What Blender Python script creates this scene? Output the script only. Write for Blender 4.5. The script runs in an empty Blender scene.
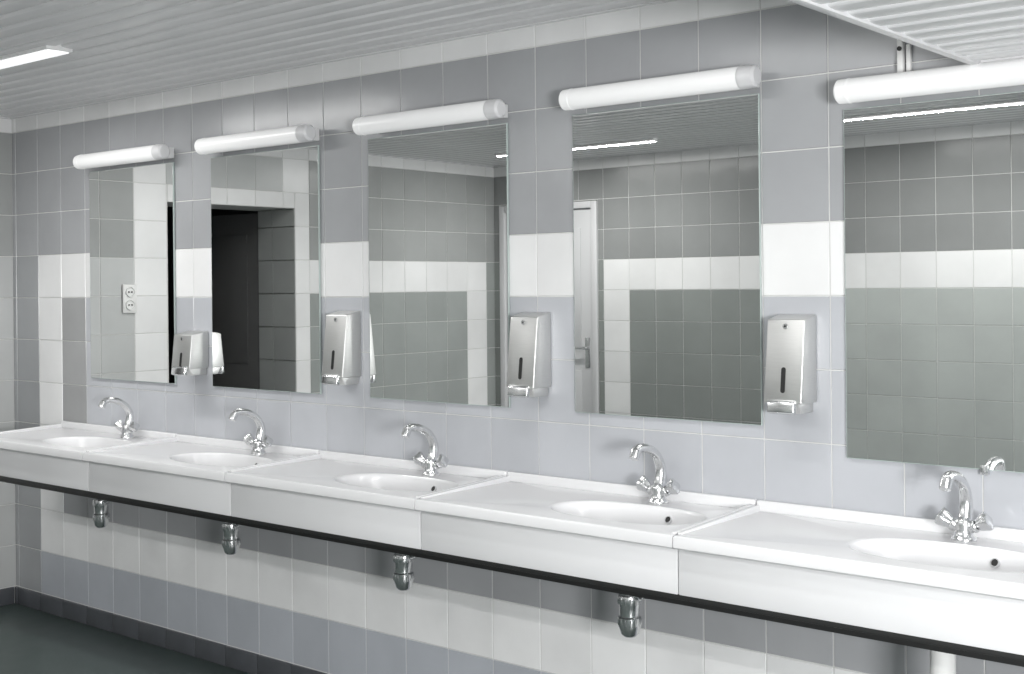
import bpy, bmesh, math, random
from mathutils import Vector, Matrix
random.seed(7)
sc = bpy.context.scene
sc.view_settings.view_transform = 'Standard'
COL = sc.collection

# ------------------------------------------------------------------ materials
def mat(name, col, rough=0.5, metal=0.0, spec=0.5, emis=None, es=0.0, coat=0.0):
    m = bpy.data.materials.new(name); m.use_nodes = True
    b = m.node_tree.nodes['Principled BSDF']
    b.inputs['Base Color'].default_value = (*col, 1)
    b.inputs['Roughness'].default_value = rough
    b.inputs['Metallic'].default_value = metal
    b.inputs['Specular IOR Level'].default_value = spec
    b.inputs['Coat Weight'].default_value = coat
    if emis:
        b.inputs['Emission Color'].default_value = (*emis, 1)
        b.inputs['Emission Strength'].default_value = es
    return m

def noise_var(m, scale, lo, hi, stretch=(1,1,1), bump=0.0, rough=None):
    """multiply base colour by noise, optional bump / roughness variation"""
    nt = m.node_tree; N = nt.nodes; L = nt.links
    b = N['Principled BSDF']; base = tuple(b.inputs['Base Color'].default_value)
    tc = N.new('ShaderNodeTexCoord'); mp = N.new('ShaderNodeMapping')
    mp.inputs['Scale'].default_value = stretch
    n = N.new('ShaderNodeTexNoise'); n.inputs['Scale'].default_value = scale
    n.inputs['Detail'].default_value = 5
    L.new(tc.outputs['Object'], mp.inputs['Vector']); L.new(mp.outputs[0], n.inputs['Vector'])
    r = N.new('ShaderNodeMapRange'); r.inputs['To Min'].default_value = lo; r.inputs['To Max'].default_value = hi
    L.new(n.outputs['Fac'], r.inputs['Value'])
    mx = N.new('ShaderNodeMix'); mx.data_type = 'RGBA'; mx.blend_type = 'MULTIPLY'
    mx.inputs['Factor'].default_value = 1; mx.inputs[6].default_value = base
    L.new(r.outputs[0], mx.inputs[7]); L.new(mx.outputs[2], b.inputs['Base Color'])
    if bump:
        bp = N.new('ShaderNodeBump'); bp.inputs['Strength'].default_value = bump; bp.inputs['Distance'].default_value = 0.01
        L.new(n.outputs['Fac'], bp.inputs['Height']); L.new(bp.outputs[0], b.inputs['Normal'])
    if rough:
        r2 = N.new('ShaderNodeMapRange'); r2.inputs['To Min'].default_value = rough[0]; r2.inputs['To Max'].default_value = rough[1]
        L.new(n.outputs['Fac'], r2.inputs['Value']); L.new(r2.outputs[0], b.inputs['Roughness'])
    return m

def tile_material():
    m = bpy.data.materials.new('glazed_tile'); m.use_nodes = True
    nt = m.node_tree; N = nt.nodes; L = nt.links; b = N['Principled BSDF']
    at = N.new('ShaderNodeAttribute'); at.attribute_name = 'tile_col'
    tc = N.new('ShaderNodeTexCoord')
    n = N.new('ShaderNodeTexNoise'); n.inputs['Scale'].default_value = 3.5; n.inputs['Detail'].default_value = 6
    L.new(tc.outputs['Object'], n.inputs['Vector'])
    r = N.new('ShaderNodeMapRange'); r.inputs['From Min'].default_value = .3; r.inputs['From Max'].default_value = .7
    r.inputs['To Min'].default_value = .94; r.inputs['To Max'].default_value = 1.05
    L.new(n.outputs['Fac'], r.inputs['Value'])
    mx = N.new('ShaderNodeMix'); mx.data_type = 'RGBA'; mx.blend_type = 'MULTIPLY'; mx.inputs['Factor'].default_value = 1
    L.new(at.outputs['Color'], mx.inputs[6]); L.new(r.outputs[0], mx.inputs[7])
    L.new(mx.outputs[2], b.inputs['Base Color'])
    b.inputs['Roughness'].default_value = .22; b.inputs['Specular IOR Level'].default_value = .4
    n2 = N.new('ShaderNodeTexNoise'); n2.inputs['Scale'].default_value = 9; L.new(tc.outputs['Object'], n2.inputs['Vector'])
    bp = N.new('ShaderNodeBump'); bp.inputs['Strength'].default_value = .12; bp.inputs['Distance'].default_value = .01
    L.new(n2.outputs['Fac'], bp.inputs['Height']); L.new(bp.outputs[0], b.inputs['Normal'])
    return m

TILE = tile_material()
GROUT = noise_var(mat('grout', (.66,.66,.65), .9), 20, .85, 1.1)
SLAT = noise_var(mat('ceiling_slat_paint', (.74,.74,.75), .22), 2, .93, 1.05, rough=(.16,.28))
SLATGAP = mat('slat_gap', (.06,.06,.06), .8)
FLOOR = noise_var(mat('floor_linoleum', (.054,.074,.070), .35), 6, .75, 1.25, rough=(.25,.45), bump=.05)
BASEB = noise_var(mat('dark_skirting_tile', (.085,.09,.10), .25), 8, .8, 1.2)
PORC = noise_var(mat('white_cast_marble', (.77,.77,.78), .22, coat=.3), 3, .97, 1.02)
APRON = noise_var(mat('white_laminate', (.765,.765,.775), .3), 3, .97, 1.02)
CHROME = noise_var(mat('chrome', (.76,.765,.77), .22, 1.0), 30, .95, 1.02, rough=(.17,.28))
STEEL = noise_var(mat('brushed_steel', (.70,.70,.69), .4, 1.0), 30, .92, 1.06, stretch=(1,1,14), rough=(.36,.48))
BLACK = mat('black_rubber', (.012,.012,.012), .5)
DARKBAR = mat('dark_bar', (.03,.03,.03), .5, .3)
MIRROR = mat('mirror_silver', (.81,.82,.813), .008, 1.0)
MEDGE = mat('mirror_glass_edge', (.45,.52,.5), .15)
LAMPW = noise_var(mat('opal_acrylic', (.86,.86,.86), .25, emis=(1,1,1), es=.16), 4, .98, 1.01)
LAMPC = mat('lamp_end_cap', (.66,.66,.67), .35)
WPLAS = noise_var(mat('white_plastic', (.78,.78,.77), .4), 5, .96, 1.03)
DOORM = noise_var(mat('door_white_paint', (.62,.62,.63), .4), 3, .95, 1.03)
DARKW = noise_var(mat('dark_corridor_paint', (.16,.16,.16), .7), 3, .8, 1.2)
FIXM = mat('light_fixture_metal', (.75,.75,.75), .4)
DIFF = mat('fluorescent_diffuser', (.9,.9,.9), .4, emis=(1,1,1), es=.8)

# ------------------------------------------------------------------ builder
class B:
    def __init__(s, name, mats):
        s.bm = bmesh.new(); s.name = name; s.mats = mats
    def _f(s, faces, m, smooth):
        i = s.mats.index(m)
        for f in faces:
            f.material_index = i; f.smooth = smooth
    def box(s, x0,x1,y0,y1,z0,z1, m, bev=0.0, seg=2):
        tmp = bmesh.new()
        bmesh.ops.create_cube(tmp, size=1)
        for v in tmp.verts:
            v.co = Vector((x0+(v.co.x+.5)*(x1-x0), y0+(v.co.y+.5)*(y1-y0), z0+(v.co.z+.5)*(z1-z0)))
        if bev: bmesh.ops.bevel(tmp, geom=list(tmp.edges), offset=bev, segments=seg, profile=.5, affect='EDGES')
        s.merge(tmp, m, bool(bev))
    def merge(s, tmp, m, smooth, M=None):
        if M is not None: bmesh.ops.transform(tmp, matrix=M, verts=tmp.verts)
        bmesh.ops.recalc_face_normals(tmp, faces=tmp.faces)
        vm = {}
        for v in tmp.verts: vm[v] = s.bm.verts.new(v.co)
        fs = [s.bm.faces.new([vm[v] for v in f.verts]) for f in tmp.faces]
        s._f(fs, m, smooth); tmp.free()
    def hull8(s, pts, m, bev=0.0):
        """8 pts: bottom 4 (ccw) then top 4"""
        tmp = bmesh.new(); v = [tmp.verts.new(p) for p in pts]
        for q in ((3,2,1,0),(4,5,6,7),(0,1,5,4),(1,2,6,5),(2,3,7,6),(3,0,4,7)): tmp.faces.new([v[i] for i in q])
        if bev: bmesh.ops.bevel(tmp, geom=list(tmp.edges), offset=bev, segments=3, profile=.5, affect='EDGES')
        s.merge(tmp, m, bool(bev))
    def lathe(s, prof, M, m, seg=28, sy=1.0, lobes=0, amp=0):
        """prof: list (r,z) revolved around local z"""
        tmp = bmesh.new(); rings = []
        for r, z in prof:
            if r < 1e-6: rings.append([tmp.verts.new((0,0,z))])
            else:
                rg=[]
                for k in range(seg):
                    a=2*math.pi*k/seg; q=r*(1+amp*math.cos(lobes*a)) if lobes else r
                    rg.append(tmp.verts.new((q*math.cos(a), sy*q*math.sin(a), z)))
                rings.append(rg)
        for a, b in zip(rings, rings[1:]):
            for k in range(seg):
                k2 = (k+1) % seg
                if len(a) == 1 and len(b) == 1: continue
                if len(a) == 1: tmp.faces.new([a[0], b[k], b[k2]])
                elif len(b) == 1: tmp.faces.new([a[k], b[0], a[k2]])
                else: tmp.faces.new([a[k], b[k], b[k2], a[k2]])
        s.merge(tmp, m, True, M)
    def tube(s, pts, rad, m, seg=16, sub=6, cap=True):
        P = [Vector(p) for p in pts]
        if not isinstance(rad, (list, tuple)): rad = [rad]*len(P)
        path = []; rr = []
        for i in range(len(P)-1):
            p0 = P[max(i-1,0)]; p1 = P[i]; p2 = P[i+1]; p3 = P[min(i+2,len(P)-1)]
            for k in range(sub):
                t = k/sub
                path.append(.5*((2*p1)+(p2-p0)*t+(2*p0-5*p1+4*p2-p3)*t*t+(3*p1-p0-3*p2+p3)*t**3))
                rr.append(rad[i]*(1-t)+rad[i+1]*t)
        path.append(P[-1]); rr.append(rad[-1])
        tmp = bmesh.new(); rings = []; up = None
        for i, p in enumerate(path):
            d = (path[min(i+1,len(path)-1)]-path[max(i-1,0)]).normalized()
            if up is None: up = d.orthogonal().normalized()
            up = (up-d*up.dot(d)).normalized(); sd = d.cross(up)
            rings.append([tmp.verts.new(p+rr[i]*(math.cos(2*math.pi*k/seg)*up+math.sin(2*math.pi*k/seg)*sd)) for k in range(seg)])
        for a, b in zip(rings, rings[1:]):
            for k in range(seg): tmp.faces.new([a[k], a[(k+1)%seg], b[(k+1)%seg], b[k]])
        if cap: tmp.faces.new(rings[0][::-1]); tmp.faces.new(rings[-1])
        s.merge(tmp, m, True)
    def done(s, angle=35):
        me = bpy.data.meshes.new(s.name); s.bm.to_mesh(me); s.bm.free()
        for m in s.mats: me.materials.append(m)
        me.set_sharp_from_angle(angle=math.radians(angle))
        o = bpy.data.objects.new(s.name, me); COL.objects.link(o); return o

def T(x,y,z): return Matrix.Translation((x,y,z))
def RX(a): return Matrix.Rotation(math.radians(a),4,'X')
def RY(a): return Matrix.Rotation(math.radians(a),4,'Y')
def RZ(a): return Matrix.Rotation(math.radians(a),4,'Z')

# ------------------------------------------------------------------ tiled wall
P = 0.202   # horizontal pitch
PZ = 0.2
def sub_rect(r, h):
    u0,u1,v0,v1 = r; a0,a1,b0,b1 = h
    if a1<=u0 or a0>=u1 or b1<=v0 or b0>=v1: return [r]
    out = []
    if a0>u0: out.append((u0,a0,v0,v1))
    if a1<u1: out.append((a1,u1,v0,v1))
    m0,m1 = max(u0,a0),min(u1,a1)
    if b0>v0: out.append((m0,m1,v0,b0))
    if b1<v1: out.append((m0,m1,b1,v1))
    return out

def tiled_wall(name, O, U, Nn, u0, u1, z0, z1, uj, zj, colf, holes=(), thick=.1):
    """O origin, U in-plane horizontal dir, Nn normal into room. wall spans u0..u1, z0..z1"""
    O = Vector(O); U = Vector(U); Nn = Vector(Nn); Z = Vector((0,0,1))
    bm = bmesh.new(); cl = bm.loops.layers.float_color.new('tile_col')
    # grout body
    rects = [(u0,u1,z0,z1)]
    for h in holes: rects = [q for r in rects for q in sub_rect(r,h)]
    for (a,b,c,d) in rects:
        vs = []
        for dep in (0,-thick):
            for (uu,zz) in ((a,c),(b,c),(b,d),(a,d)):
                vs.append(bm.verts.new(O+U*uu+Z*zz+Nn*dep))
        for q in ((0,1,2,3),(7,6,5,4),(0,4,5,1),(1,5,6,2),(2,6,7,3),(3,7,4,0)):
            f = bm.faces.new([vs[i] for i in q]); f.material_index = 1
            for l in f.loops: l[cl] = (.5,.5,.5,1)
    g = .0017; t = .0025
    i0 = math.floor((u0-uj)/P)-1; i1 = math.ceil((u1-uj)/P)+1
    k0 = math.floor((z0-zj)/PZ)-1; k1 = math.ceil((z1-zj)/PZ)+1
    for i in range(i0,i1):
        for k in range(k0,k1):
            r = (max(u0,uj+i*P), min(u1,uj+(i+1)*P), max(z0,zj+k*PZ), min(z1,zj+(k+1)*PZ))
            if r[1]-r[0] < .008 or r[3]-r[2] < .008: continue
            parts = [r]
            for h in holes: parts = [q for p in parts for q in sub_rect(p,h)]
            uc = uj+(i+.5)*P; zc = zj+(k+.5)*PZ
            c = colf(uc, zc)
            vv = 1+random.uniform(-.045,.045)
            c = (c[0]*vv, c[1]*vv, c[2]*vv, 1)
            tx = random.uniform(-.0035,.0035); tz = random.uniform(-.003,.003)
            for (a,b,cc,d) in parts:
                if b-a < .01 or d-cc < .01: continue
                a+=g; b-=g; cc+=g; d-=g; e=.0012
                mu=(a+b)/2; mz=(cc+d)/2
                lo=[bm.verts.new(O+U*uu+Z*zz+Nn*0.0001) for uu,zz in ((a,cc),(b,cc),(b,d),(a,d))]
                hi=[bm.verts.new(O+U*uu+Z*zz+Nn*(t+tx*(uu-mu)+tz*(zz-mz))) for uu,zz in ((a+e,cc+e),(b-e,cc+e),(b-e,d-e),(a+e,d-e))]
                fs=[bm.faces.new(hi)]+[bm.faces.new([lo[q],lo[(q+1)%4],hi[(q+1)%4],hi[q]]) for q in range(4)]
                for f in fs:
                    f.material_index = 0
                    for l in f.loops: l[cl]=c
    bmesh.ops.recalc_face_normals(bm, faces=bm.faces)
    me = bpy.data.meshes.new(name); bm.to_mesh(me); bm.free()
    me.materials.append(TILE); me.materials.append(GROUT)
    o = bpy.data.objects.new(name, me); COL.objects.link(o); return o

XL = -5.80; XR = 2.6; YO = -3.62; H = 2.355; HS = 2.05; XS = -1.109
WHITE = (.80,.80,.80); GU = (.365,.372,.385); GL = (.475,.487,.515); GD=(.34,.343,.345)
ZJ = .084
def back_col(u,z):
    if z > 2.29: return WHITE
    if z > 1.684: return GU
    if u < -5.563: return (.33,.34,.35)
    if z > 1.484: return WHITE
    if z > .684:
        if u < -5.361: return WHITE
        if u < -5.12: return GD
        return GL
    if z > .484: return WHITE if u < -5.361 else (.40,.405,.42)
    if z > .284: return (.84,.84,.84)
    return (.46,.48,.52)
tiled_wall('wall_back', (0,0,0), (1,0,0), (0,-1,0), XL, XR, 0, H, -1.523, ZJ, back_col)

GRN = (.265,.283,.272)
def opp_col(u,z):
    if z > 2.29: return WHITE
    if z > 1.684: return (.275,.282,.28)
    if z > 1.484: return WHITE if u > -4.86 else GRN
    if -4.86 < u < -4.65: return WHITE
    return GRN if u < -3.3 else (.45,.475,.46)
tiled_wall('wall_front', (0,YO,0), (1,0,0), (0,1,0), XL, XR, 0, H, -4.855, ZJ, opp_col, holes=[(-5.75,-4.90,0,2.08)])

def left_col(u,z):  # u == y
    if z > 2.29: return WHITE
    if z > 1.884 and z < 2.09 and -2.01 < u < -.70: return WHITE
    if z > 1.684 and not (-2.01<u<-.7): return (.34,.35,.345)
    if -2.01 < u < -1.80 or -.91 < u < -.70: return WHITE
    if u < -2.01:
        if z > 1.484: return WHITE if u > -3.47 else (.32,.34,.33)
        if -3.47 < u < -3.27: return WHITE
        return (.32,.34,.33)
    return (.50,.51,.507)
tiled_wall('wall_left', (XL,0,0), (0,1,0), (1,0,0), YO, 0, 0, H, -.70, ZJ, left_col, holes=[(-1.80,-.91,0,1.99)], thick=.34)
def rcol(u,z): return WHITE if (z>2.29 or 1.484<z<1.684) else GL
tiled_wall('wall_right', (XR,0,0), (0,1,0), (-1,0,0), YO, 0, 0, H, 0, ZJ, rcol)
# jamb tiling of the doorway
tiled_wall('trim_1', (0,-1.80,0), (1,0,0), (0,1,0), -6.14, XL-.001, 0, 1.99, XL, ZJ, lambda u,z:(.46,.475,.465), thick=.004)
tiled_wall('trim_2', (0,-.91,0), (1,0,0), (0,-1,0), -6.14, XL-.001, 0, 1.99, XL, ZJ, lambda u,z:(.46,.475,.465), thick=.004)

# dark corridor beyond the doorway
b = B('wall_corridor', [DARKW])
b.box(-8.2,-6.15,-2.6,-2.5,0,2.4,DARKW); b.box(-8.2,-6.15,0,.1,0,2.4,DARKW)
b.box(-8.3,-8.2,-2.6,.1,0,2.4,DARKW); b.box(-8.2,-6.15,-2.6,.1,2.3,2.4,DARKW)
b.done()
# dark door leaf standing open into the corridor
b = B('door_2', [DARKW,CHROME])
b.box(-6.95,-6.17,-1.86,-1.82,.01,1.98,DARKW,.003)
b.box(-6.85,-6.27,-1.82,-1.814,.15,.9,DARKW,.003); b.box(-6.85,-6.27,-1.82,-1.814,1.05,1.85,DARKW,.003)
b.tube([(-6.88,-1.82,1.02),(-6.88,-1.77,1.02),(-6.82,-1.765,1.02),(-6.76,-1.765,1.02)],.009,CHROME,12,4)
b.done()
b = B('floor', [FLOOR]); b.box(-8.3,XR+.1,YO-.1,.1,-.1,0,FLOOR); b.done()

# skirting
b = B('baseboard_back', [BASEB,GROUT])
x = -1.523-.202*22
while x < XR:
    a = max(x+.0015,XL+.01); c = min(x+.2005,XR)
    if c > a+.01: b.box(a,c,-.014,-.0005,.001,.082,BASEB,.002)
    x += .202
b.done()
b = B('baseboard_left', [BASEB])
for y0,y1 in ((-.905,-.015),(YO+.01,-1.805)):
    y = y1
    while y > y0+.02:
        b.box(XL+.0005,XL+.014,max(y-.2,y0),y-.002,.001,.082,BASEB,.002); y -= .202
b.done()
b = B('baseboard_front', [BASEB])
x = -4.89
while x < XR: b.box(x,min(x+.2,XR),YO+.0005,YO+.014,.001,.082,BASEB,.002); x += .202
b.done()

# ------------------------------------------------------------------ ceilings (slats along x)
def slat_ceiling(name, x0,x1,y0,y1,z):
    b = B(name,[SLAT,SLATGAP])
    b.box(x0,x1,y0,y1,z+.022,z+.05,SLATGAP)
    y = y1
    prof = [(0,.016),(.002,.006),(.007,.001),(.014,0),(.040,-.0012),(.066,0),(.073,.001),(.078,.006),(.080,.016)]
    while y-.085 > y0-.09:
        pts = [(max(y-.002-p[0],y0), z+p[1]) for p in prof]
        i = b.mats.index(SLAT)
        va = [b.bm.verts.new((x0,p[0],p[1])) for p in pts]; vb = [b.bm.verts.new((x1,p[0],p[1])) for p in pts]
        for k in range(len(pts)-1):
            nf=b.bm.faces.new([va[k],va[k+1],vb[k+1],vb[k]]); nf.material_index=i; nf.smooth=True
        y -= .092
    return b.done(60)
slat_ceiling('ceiling', XL, XS, YO, 0, H)
slat_ceiling('ceiling_lowered', XS+.02, XR, YO, 0, HS)
b = B('trim_3',[SLAT]); b.box(XS,XS+.022,YO,0,HS-.006,H+.03,SLAT,.002); b.done()
b = B('trim_4',[SLAT])
b.box(XL,XS,-.022,-.003,H-.004,H+.004,SLAT); b.box(XL,XL+.022,YO,-.02,H-.004,H+.004,SLAT); b.box(XL,XS,YO+.003,YO+.022,H-.004,H+.004,SLAT)
b.done()

# ------------------------------------------------------------------ ceiling lights
def ceiling_light(x0,x1,y,z,w=.10,power=11):
    b = B('ceiling_light',[FIXM,DIFF])
    b.box(x0,x1,y-w/2,y+w/2,z-.012,z+.015,FIXM,.003)
    b.box(x0+.01,x1-.01,y-w/2+.01,y+w/2-.01,z-.016,z-.010,DIFF)
    o = b.done()
    ld = bpy.data.lights.new('tube_light','AREA'); ld.shape='RECTANGLE'; ld.size=x1-x0-.02; ld.size_y=w-.02; ld.energy=power
    ld.color=(1,.995,.98)
    lo = bpy.data.objects.new('tube_light',ld); COL.objects.link(lo); lo.location=((x0+x1)/2,y,z-.018); lo.parent=o
    return o
ceiling_light(-5.2,-3.97,-.82,H,power=18)
ceiling_light(-5.2,-4.0,-2.95,H,w=.05,power=21)
ceiling_light(-2.9,-1.5,-2.85,H,w=.05,power=25)
ceiling_light(-2.42,-1.25,-1.0,H,power=9)  # added strip, kept out of frame, for more ambient light
ceiling_light(-.6,.8,-1.2,HS,power=11)  # unseen strip added under the lowered ceiling for ambient light
ceiling_light(1.0,2.2,-2.4,HS,power=18)  # second unseen strip, likewise added for ambient light

# ------------------------------------------------------------------ mirrors & lamps
ZC = 1.52
ML = [-5.105,-4.215,-3.297,-2.378,-1.475,-.565]
MW = .652
for i,x0 in enumerate(ML):
    dz = -.07 if i>=4 else 0
    zb = ZC-.398+dz; zt = ZC+.53+dz; w = MW if i else .635
    b = B('wall_mirror',[MIRROR,MEDGE,CHROME])
    b.box(x0,x0+w,-.0125,-.0045,zb,zt,MEDGE,.0015)
    tmp=bmesh.new(); e=.0022
    vs=[tmp.verts.new(p) for p in ((x0+e,-.0128,zb+e),(x0+w-e,-.0128,zb+e),(x0+w-e,-.0128,zt-e),(x0+e,-.0128,zt-e))]
    tmp.faces.new(vs); b.merge(tmp,MIRROR,False)
    for f in b.bm.faces:
        if f.material_index==0:
            f.normal_update()
            if f.normal.y>0: f.normal_flip()
    # little mirror clips at the bottom
    for xx in ((x0+w*.56,) if i>=4 else ()):
        b.box(xx-.010,xx+.010,-.018,-.003,zb-.012,zb+.012,CHROME,.002)
    b.done()
    # vanity lamp
    zl = ZC+.568+dz; yl=-.072; r=.032
    a=x0+.012; c=x0+w+.030
    b = B('vanity_lamp',[LAMPW,LAMPC,FIXM])
    b.box(a+.03,c-.03,-.060,-.004,zl-.022,zl+.022,FIXM,.003)
    b.lathe([(r*.0,0),(r*.8,.0005),(r*.98,.006),(r,.015),(r,c-a-.05)],T(a,yl,zl)@RY(90),LAMPW,36)
    L=c-a
    b.lathe([(r,L-.052),(r*1.03,L-.05),(r*1.03,L-.044),(r,L-.042),(r,L-.02),(r*.93,L-.007),(r*.7,L-.001),(0,L)],T(a,yl,zl)@RY(90),LAMPC,36)
    b.lathe([(r*1.0,.03),(r*1.025,.031),(r*1.025,.037),(r,.038)],T(a,yl,zl)@RY(90),LAMPW,36)
    b.done()

# small conduit clip above the fifth lamp
b = B('cable_conduit',[WPLAS,DARKBAR])
b.box(-1.322,-1.306,-.022,-.003,2.045,2.15,WPLAS,.003)
b.box(-1.300,-1.288,-.016,-.003,2.045,2.13,WPLAS,.002)
b.lathe([(0,0),(.006,0),(.006,.004),(0,.004)],T(-1.314,-.022,2.12)@RX(90),DARKBAR,12)
b.done()

# ------------------------------------------------------------------ washbasins
SEAM = [-5.35,-4.46,-3.566,-2.652,-1.743,-.833,.08]
ZT = .885; YF=-.45
def washbasin(x0,x1,idx):
    b = B('washbasin',[PORC,APRON,CHROME,BLACK])
    x0+=.002; x1-=.002; yb=-.0045
    cx = x1-.268; cy=-.262; a=.238; bb=.128
    angs=[2*math.pi*k/112 for k in range(112)]
    for X in (x0,x1):
        for Y in (YF,yb): angs.append(math.atan2(Y-cy,X-cx)%(2*math.pi))
    angs=sorted(set(round(t,5) for t in angs))
    def rect_pt(t,ins):
        c,s=math.cos(t),math.sin(t); k=1e9
        if c>1e-9:k=min(k,(x1-cx)/c)
        if c<-1e-9:k=min(k,(x0-cx)/c)
        if s>1e-9:k=min(k,(yb-cy)/s)
        if s<-1e-9:k=min(k,(YF-cy)/s)
        X=cx+c*k; Y=cy+s*k
        return (min(max(X,x0+ins),x1-ins),max(Y,YF+ins))
    def ell(t,sc_):
        c,s=math.cos(t),math.sin(t); n=2.25
        r=(abs(c/a)**n+abs(s/bb)**n)**(-1/n)
        return (cx+c*r*sc_,cy+s*r*sc_)
    rings=[]
    rings.append([(*rect_pt(t,.04),ZT-.036) for t in angs])
    rings.append([(*rect_pt(t,.004),ZT-.036) for t in angs])
    rings.append([(*rect_pt(t,0),ZT-.032) for t in angs])
    rings.append([(*rect_pt(t,0),ZT-.008) for t in angs])
    rings.append([(*rect_pt(t,.003),ZT-.002) for t in angs])
    rings.append([(*rect_pt(t,.009),ZT) for t in angs])
    for s_,z_ in ((1.075,0),(1.05,.0012),(1.02,.0008),(1.0,-.002),(.985,-.008),(.96,-.022),(.92,-.045),(.85,-.075),(.72,-.1),(.52,-.115),(.3,-.121),(.12,-.124)):
        rings.append([(*ell(t,s_),ZT+z_) for t in angs])
    tmp=bmesh.new(); R=[[tmp.verts.new(p) for p in r] for r in rings]; n=len(angs)
    for p,q in zip(R,R[1:]):
        for k in range(n):
            tmp.faces.new([p[k],p[(k+1)%n],q[(k+1)%n],q[k]])
    tmp.faces.new(R[-1])
    b.merge(tmp,PORC,True)
    # drain
    b.lathe([(0,.001),(.012,.001),(.014,.003),(.028,.004),(.030,.001),(.030,-.02)],T(cx,cy,ZT-.122),CHROME,24)
    b.lathe([(0,.0035),(.011,.0035)],T(cx,cy,ZT-.122),BLACK,16)
    # overflow hole on rear basin wall
    t=math.radians(62); p=ell(t,.945)
    nrm=Vector((-math.cos(t)*.35,-1,.55)).normalized()
    M=T(p[0],p[1]-.004,ZT-.030)@nrm.to_track_quat('Z','Y').to_matrix().to_4x4()
    b.lathe([(0,.001),(.0085,.001)],M,BLACK,18)
    b.lathe([(.008,-.004),(.0085,.002),(.0105,.002),(.012,-.004)],M,CHROME,18)
    # raised rear lip and side beads
    b.box(x0,x1,-.024,yb,ZT-.002,ZT+.030,PORC,.005,3)
    for xx0,xx1 in ((x0,x0+.014),(x1-.014,x1)):
        z0=ZT-.003
        b.hull8([(xx0,YF+.02,z0),(xx1,YF+.02,z0),(xx1,-.02,z0),(xx0,-.02,z0),
                 (xx0,YF+.02,ZT+.003),(xx1,YF+.02,ZT+.003),(xx1,-.02,ZT+.018),(xx0,-.02,ZT+.018)],PORC,.0025)
    # apron panel, set back behind the rolled front edge
    b.box(x0,x1,YF+.024,YF+.040,ZT-.157,ZT-.041,APRON,.0025)
    # end return on the leftmost counter
    if idx==0: b.box(x0,x0+.018,YF+.040,yb,ZT-.157,ZT-.041,APRON,.002)
    b.done(40)
    return cx,cy
CX=[]
for i in range(6):
    CX.append(washbasin(SEAM[i],SEAM[i+1],i))
b = B('under_apron_bar',[DARKBAR])
b.box(-5.33,.08,YF+.030,YF+.075,ZT-.171,ZT-.1575,DARKBAR,.002)  # dark bar that draws the dark line along the apron's underside
b.box(-5.33,.08,YF+.070,YF+.075,ZT-.195,ZT-.1575,DARKBAR,.001)
b.done()

# ------------------------------------------------------------------ faucets
def faucet(x,y,z):
    b = B('basin_faucet',[CHROME,BLACK])
    b.lathe([(0,0),(.030,0),(.031,.004),(.029,.009),(.023,.014),(.021,.03),(.022,.040),(.020,.050),(.014,.058),(0,.060)],T(x,y,z),CHROME,28)
    b.tube([(x,y,z+.040),(x,y+.013,z+.074),(x,y+.012,z+.108),(x,y-.010,z+.141),(x,y-.048,z+.162),(x,y-.086,z+.169),(x,y-.112,z+.164)],
           [.0185,.0175,.0155,.014,.013,.0125,.013],CHROME,18,6)
    b.lathe([(0,-.004),(.0138,-.004),(.0145,.002),(.0145,.020),(.012,.022),(0,.022)],T(x,y-.120,z+.145)@RX(-28),CHROME,20)
    for sgn in (-1,1):
        M=T(x,y,z+.024)@RY(sgn*62)
        b.lathe([(.013,.008),(.0135,.024),(.016,.027),(.016,.032),(.013,.036)],M,CHROME,20)
        b.lathe([(.011,.034),(.013,.038),(.017,.050),(.021,.062),(.0205,.068),(.014,.071),(.006,.072),(0,.072)],M,CHROME,36,lobes=4,amp=.14)
    return b.done(50)
for i,(cx,cy) in enumerate(CX): faucet(cx+(.012,-.006,-.012,-.014,-.034,-.018)[i],-.082,ZT)

# ------------------------------------------------------------------ traps
def trap(x,y):
    b = B('bottle_trap',[CHROME,BLACK])
    zt=ZT-.128
    b.lathe([(0,0),(.03,0),(.03,-.01),(.018,-.014),(.018,-.06),(.027,-.062),(.029,-.067),(.029,-.082),(.024,-.087),
             (.024,-.12)],T(x,y,zt),CHROME,28)
    zb=zt-.098
    b.lathe([(.018,0),(.030,-.003),(.0325,-.009),(.0325,-.028),(.029,-.033),(.029,-.062),(.0325,-.066),(.0325,-.090),(.029,-.098),(.025,-.112),(.018,-.119),(0,-.121)],T(x,y,zb),CHROME,28)
    for k in range(14):
        a=2*math.pi*k/14
        for (z0,z1) in ((-.088,-.068),(-.028,-.009)):
            b.box(x+.0310*math.cos(a)-.0025,x+.0310*math.cos(a)+.0025,y+.0310*math.sin(a)-.0025,y+.0310*math.sin(a)+.0025,zb+z0,zb+z1,CHROME,.001)
    zz=zt-.095
    b.tube([(x+.02,y,zz),(x+.06,y+.004,zz+.001),(x+.082,y+.03,zz+.002),(x+.082,y+.10,zz+.003),(x+.082,-.006,zz+.005)],.0135,CHROME,16,5)
    b.lathe([(.0,0),(.016,0),(.019,.003),(.019,.018),(.015,.02)],T(x+.02,y,zz)@RY(90),CHROME,20)
    b.lathe([(.0145,.012),(.03,.006),(.033,.0)],T(x+.082,-.004,zz+.005)@RX(90),CHROME,24)
    return b.done(40)
for i,(cx,cy) in enumerate(CX):
    if i==4:
        b = B('drain_pipe',[WPLAS,CHROME])
        zt=ZT-.128
        b.lathe([(0,0),(.035,0),(.035,-.015),(.022,-.02),(.022,-.045),(.036,-.048),(.037,-.055),(.037,-.072),(.031,-.078),(.029,-.09),(.029,-.45),(.033,-.455),(.033,-.47),(.029,-.475),(.029,-zt+.012),(.045,-zt+.006),(.046,-zt+.001)],T(cx-.02,cy,zt),WPLAS,28)
        b.done(40)
    else: trap(cx+(.08,.045,.025,0,0,0)[i],cy+.01)

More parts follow.
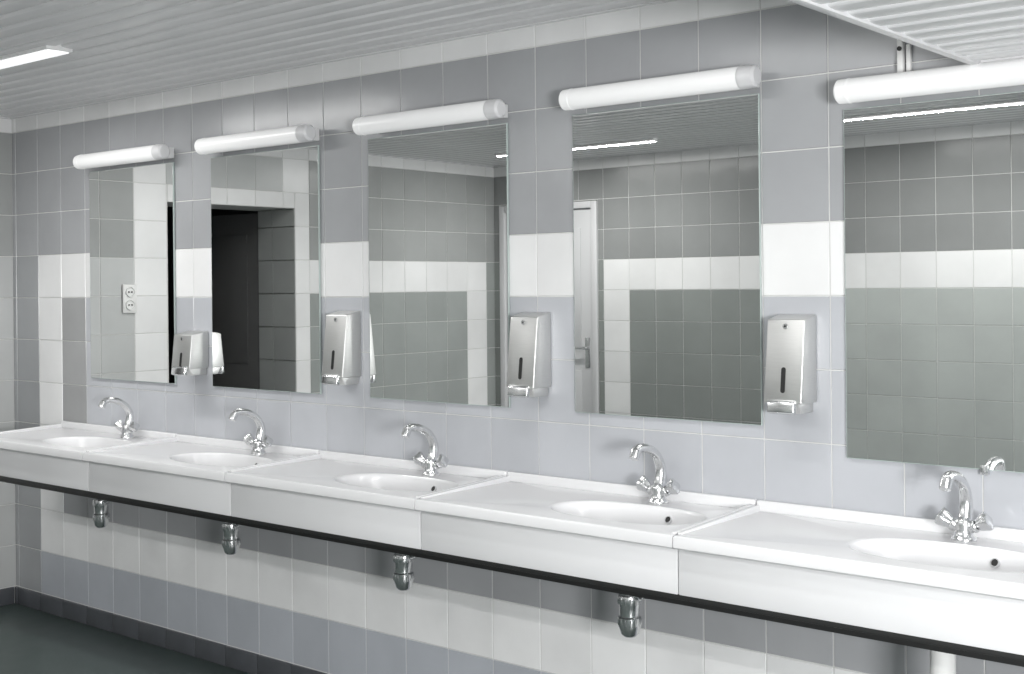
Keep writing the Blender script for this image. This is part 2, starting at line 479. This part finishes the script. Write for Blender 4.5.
# ------------------------------------------------------------------ soap dispensers
def dispenser(xr,w,zt,zb,dt,db):
    b = B('soap_dispenser',[STEEL,BLACK,CHROME,WPLAS])
    x0=xr-w; y=-.004; h=zt-zb
    # body: tapered hood
    b.hull8([(x0,-db,zb+.028),(xr,-db,zb+.028),(xr,y,zb+.028),(x0,y,zb+.028),
             (x0,-dt,zt-.014),(xr,-dt,zt-.014),(xr,y,zt),(x0,y,zt)],STEEL,.004)
    # bottom throat and push lever
    b.hull8([(x0+.012,-db+.025,zb),(xr-.012,-db+.025,zb),(xr-.012,y,zb),(x0+.012,y,zb),
             (x0+.012,-db+.006,zb+.03),(xr-.012,-db+.006,zb+.03),(xr-.012,y,zb+.03),(x0+.012,y,zb+.03)],STEEL,.003)
    b.hull8([(x0+.016,-db-.014,zb+.004),(xr-.016,-db-.014,zb+.004),(xr-.016,-db+.004,zb-.002),(x0+.016,-db+.004,zb-.002),
             (x0+.016,-db-.010,zb+.034),(xr-.016,-db-.010,zb+.034),(xr-.016,-db+.004,zb+.040),(x0+.016,-db+.004,zb+.040)],CHROME,.004)
    # oval level window following the inclined front
    def fr(z): # front y at z
        t=(z-(zb+.028))/((zt-.014)-(zb+.028)); return -db+(db-dt)*t
    zc=zb+h*.34; hh=min(.028,h*.14)
    xm=(x0+xr)/2; tmp=bmesh.new(); ring=[]
    for k in range(24):
        a=2*math.pi*k/24; dx=.0065*math.cos(a); dz=.0065*math.sin(a)+(hh if math.sin(a)>=0 else -hh)
        ring.append(tmp.verts.new((xm+dx,fr(zc+dz)-.0012,zc+dz)))
    tmp.faces.new(ring)
    r2=bmesh.ops.extrude_face_region(tmp,geom=list(tmp.faces)); 
    bmesh.ops.translate(tmp,vec=(0,.003,0),verts=[v for v in r2['geom'] if isinstance(v,bmesh.types.BMVert)])
    b.merge(tmp,BLACK,False)
    # lock at top of the front
    zk=zt-.032
    b.lathe([(0,.003),(.007,.003),(.008,0)],T(xm,fr(zk)-.001,zk)@RX(90),CHROME,18)
    b.lathe([(0,.0035),(.0028,.0035)],T(xm,fr(zk)-.001,zk)@RX(90),BLACK,12)
    return b.done(40)
dispenser(-4.250,.122,ZC-.172,ZC-.352,.085,.10)
dispenser(-3.350,.112,ZC-.085,ZC-.352,.072,.098)
dispenser(-2.476,.112,ZC-.085,ZC-.352,.072,.098)
dispenser(-1.562,.112,ZC-.085,ZC-.352,.072,.098)

# ------------------------------------------------------------------ outlet on left wall, door
b = B('electrical_outlet',[WPLAS,BLACK])
yy=-.665
b.box(XL+.0025,XL+.016,yy-.042,yy+.042,1.395,1.545,WPLAS,.004)
for zz in (1.437,1.505):
    b.lathe([(.0,.002),(.021,.002),(.024,.006),(.026,.006),(.027,0)],T(XL+.016,yy,zz)@RY(90),WPLAS,24)
    for d in (-.009,.009): b.lathe([(0,.0045),(.0045,.0045),(.0045,0)],T(XL+.016,yy+d,zz)@RY(90),BLACK,12)
b.done()

b = B('door_1',[DOORM,CHROME])
b.box(-5.745,-5.70,YO-.09,YO+.014,0.001,2.075,DOORM,.004)
b.box(-4.95,-4.905,YO-.09,YO+.014,0.001,2.075,DOORM,.004)
b.box(-5.70,-4.95,YO-.09,YO+.014,2.03,2.075,DOORM,.004)
b.box(-5.695,-4.955,YO-.05,YO-.012,.008,2.025,DOORM,.003)
for z0,z1 in ((.15,.95),(1.1,1.9)):
    b.box(-5.60,-5.05,YO-.014,YO-.006,z0,z1,DOORM,.004)
b.box(-5.02,-4.98,YO-.013,YO-.006,.97,1.17,CHROME,.003)
b.lathe([(0,0),(.01,0),(.01,.045),(0,.045)],T(-5.0,YO-.008,1.1)@RX(-90),CHROME,16)
b.tube([(-5.0,YO+.035,1.1),(-5.05,YO+.037,1.1),(-5.11,YO+.035,1.098)],.009,CHROME,12,4)
b.done()

# ------------------------------------------------------------------ unseen key light, added low on the right
ld = bpy.data.lights.new('added_key_light','AREA'); ld.shape='RECTANGLE'; ld.size=.8; ld.size_y=.5; ld.energy=125
lo = bpy.data.objects.new('added_key_light',ld); COL.objects.link(lo); lo.location=(1.3,-3.15,1.33)
d=Vector((-3.0,0,1.2))-lo.location; lo.rotation_euler=d.to_track_quat('-Z','Y').to_euler()

w=bpy.data.worlds.new('world'); sc.world=w; w.use_nodes=True
w.node_tree.nodes['Background'].inputs[0].default_value=(.9,.95,1,1); w.node_tree.nodes['Background'].inputs[1].default_value=.3

# ------------------------------------------------------------------ camera
F=1263.0; TH=math.atan2(F,1512.0)
cd=bpy.data.cameras.new('camera'); cd.sensor_width=36; cd.lens=F/1024*36; cd.shift_y=-51.5/1024; cd.clip_start=.02
co=bpy.data.objects.new('camera',cd); COL.objects.link(co)
co.matrix_world=T(0,-3.16,ZC)@Matrix.Rotation(TH,4,'Z')@RX(90)@Matrix.Rotation(-.0096,4,'Z')
sc.camera=co
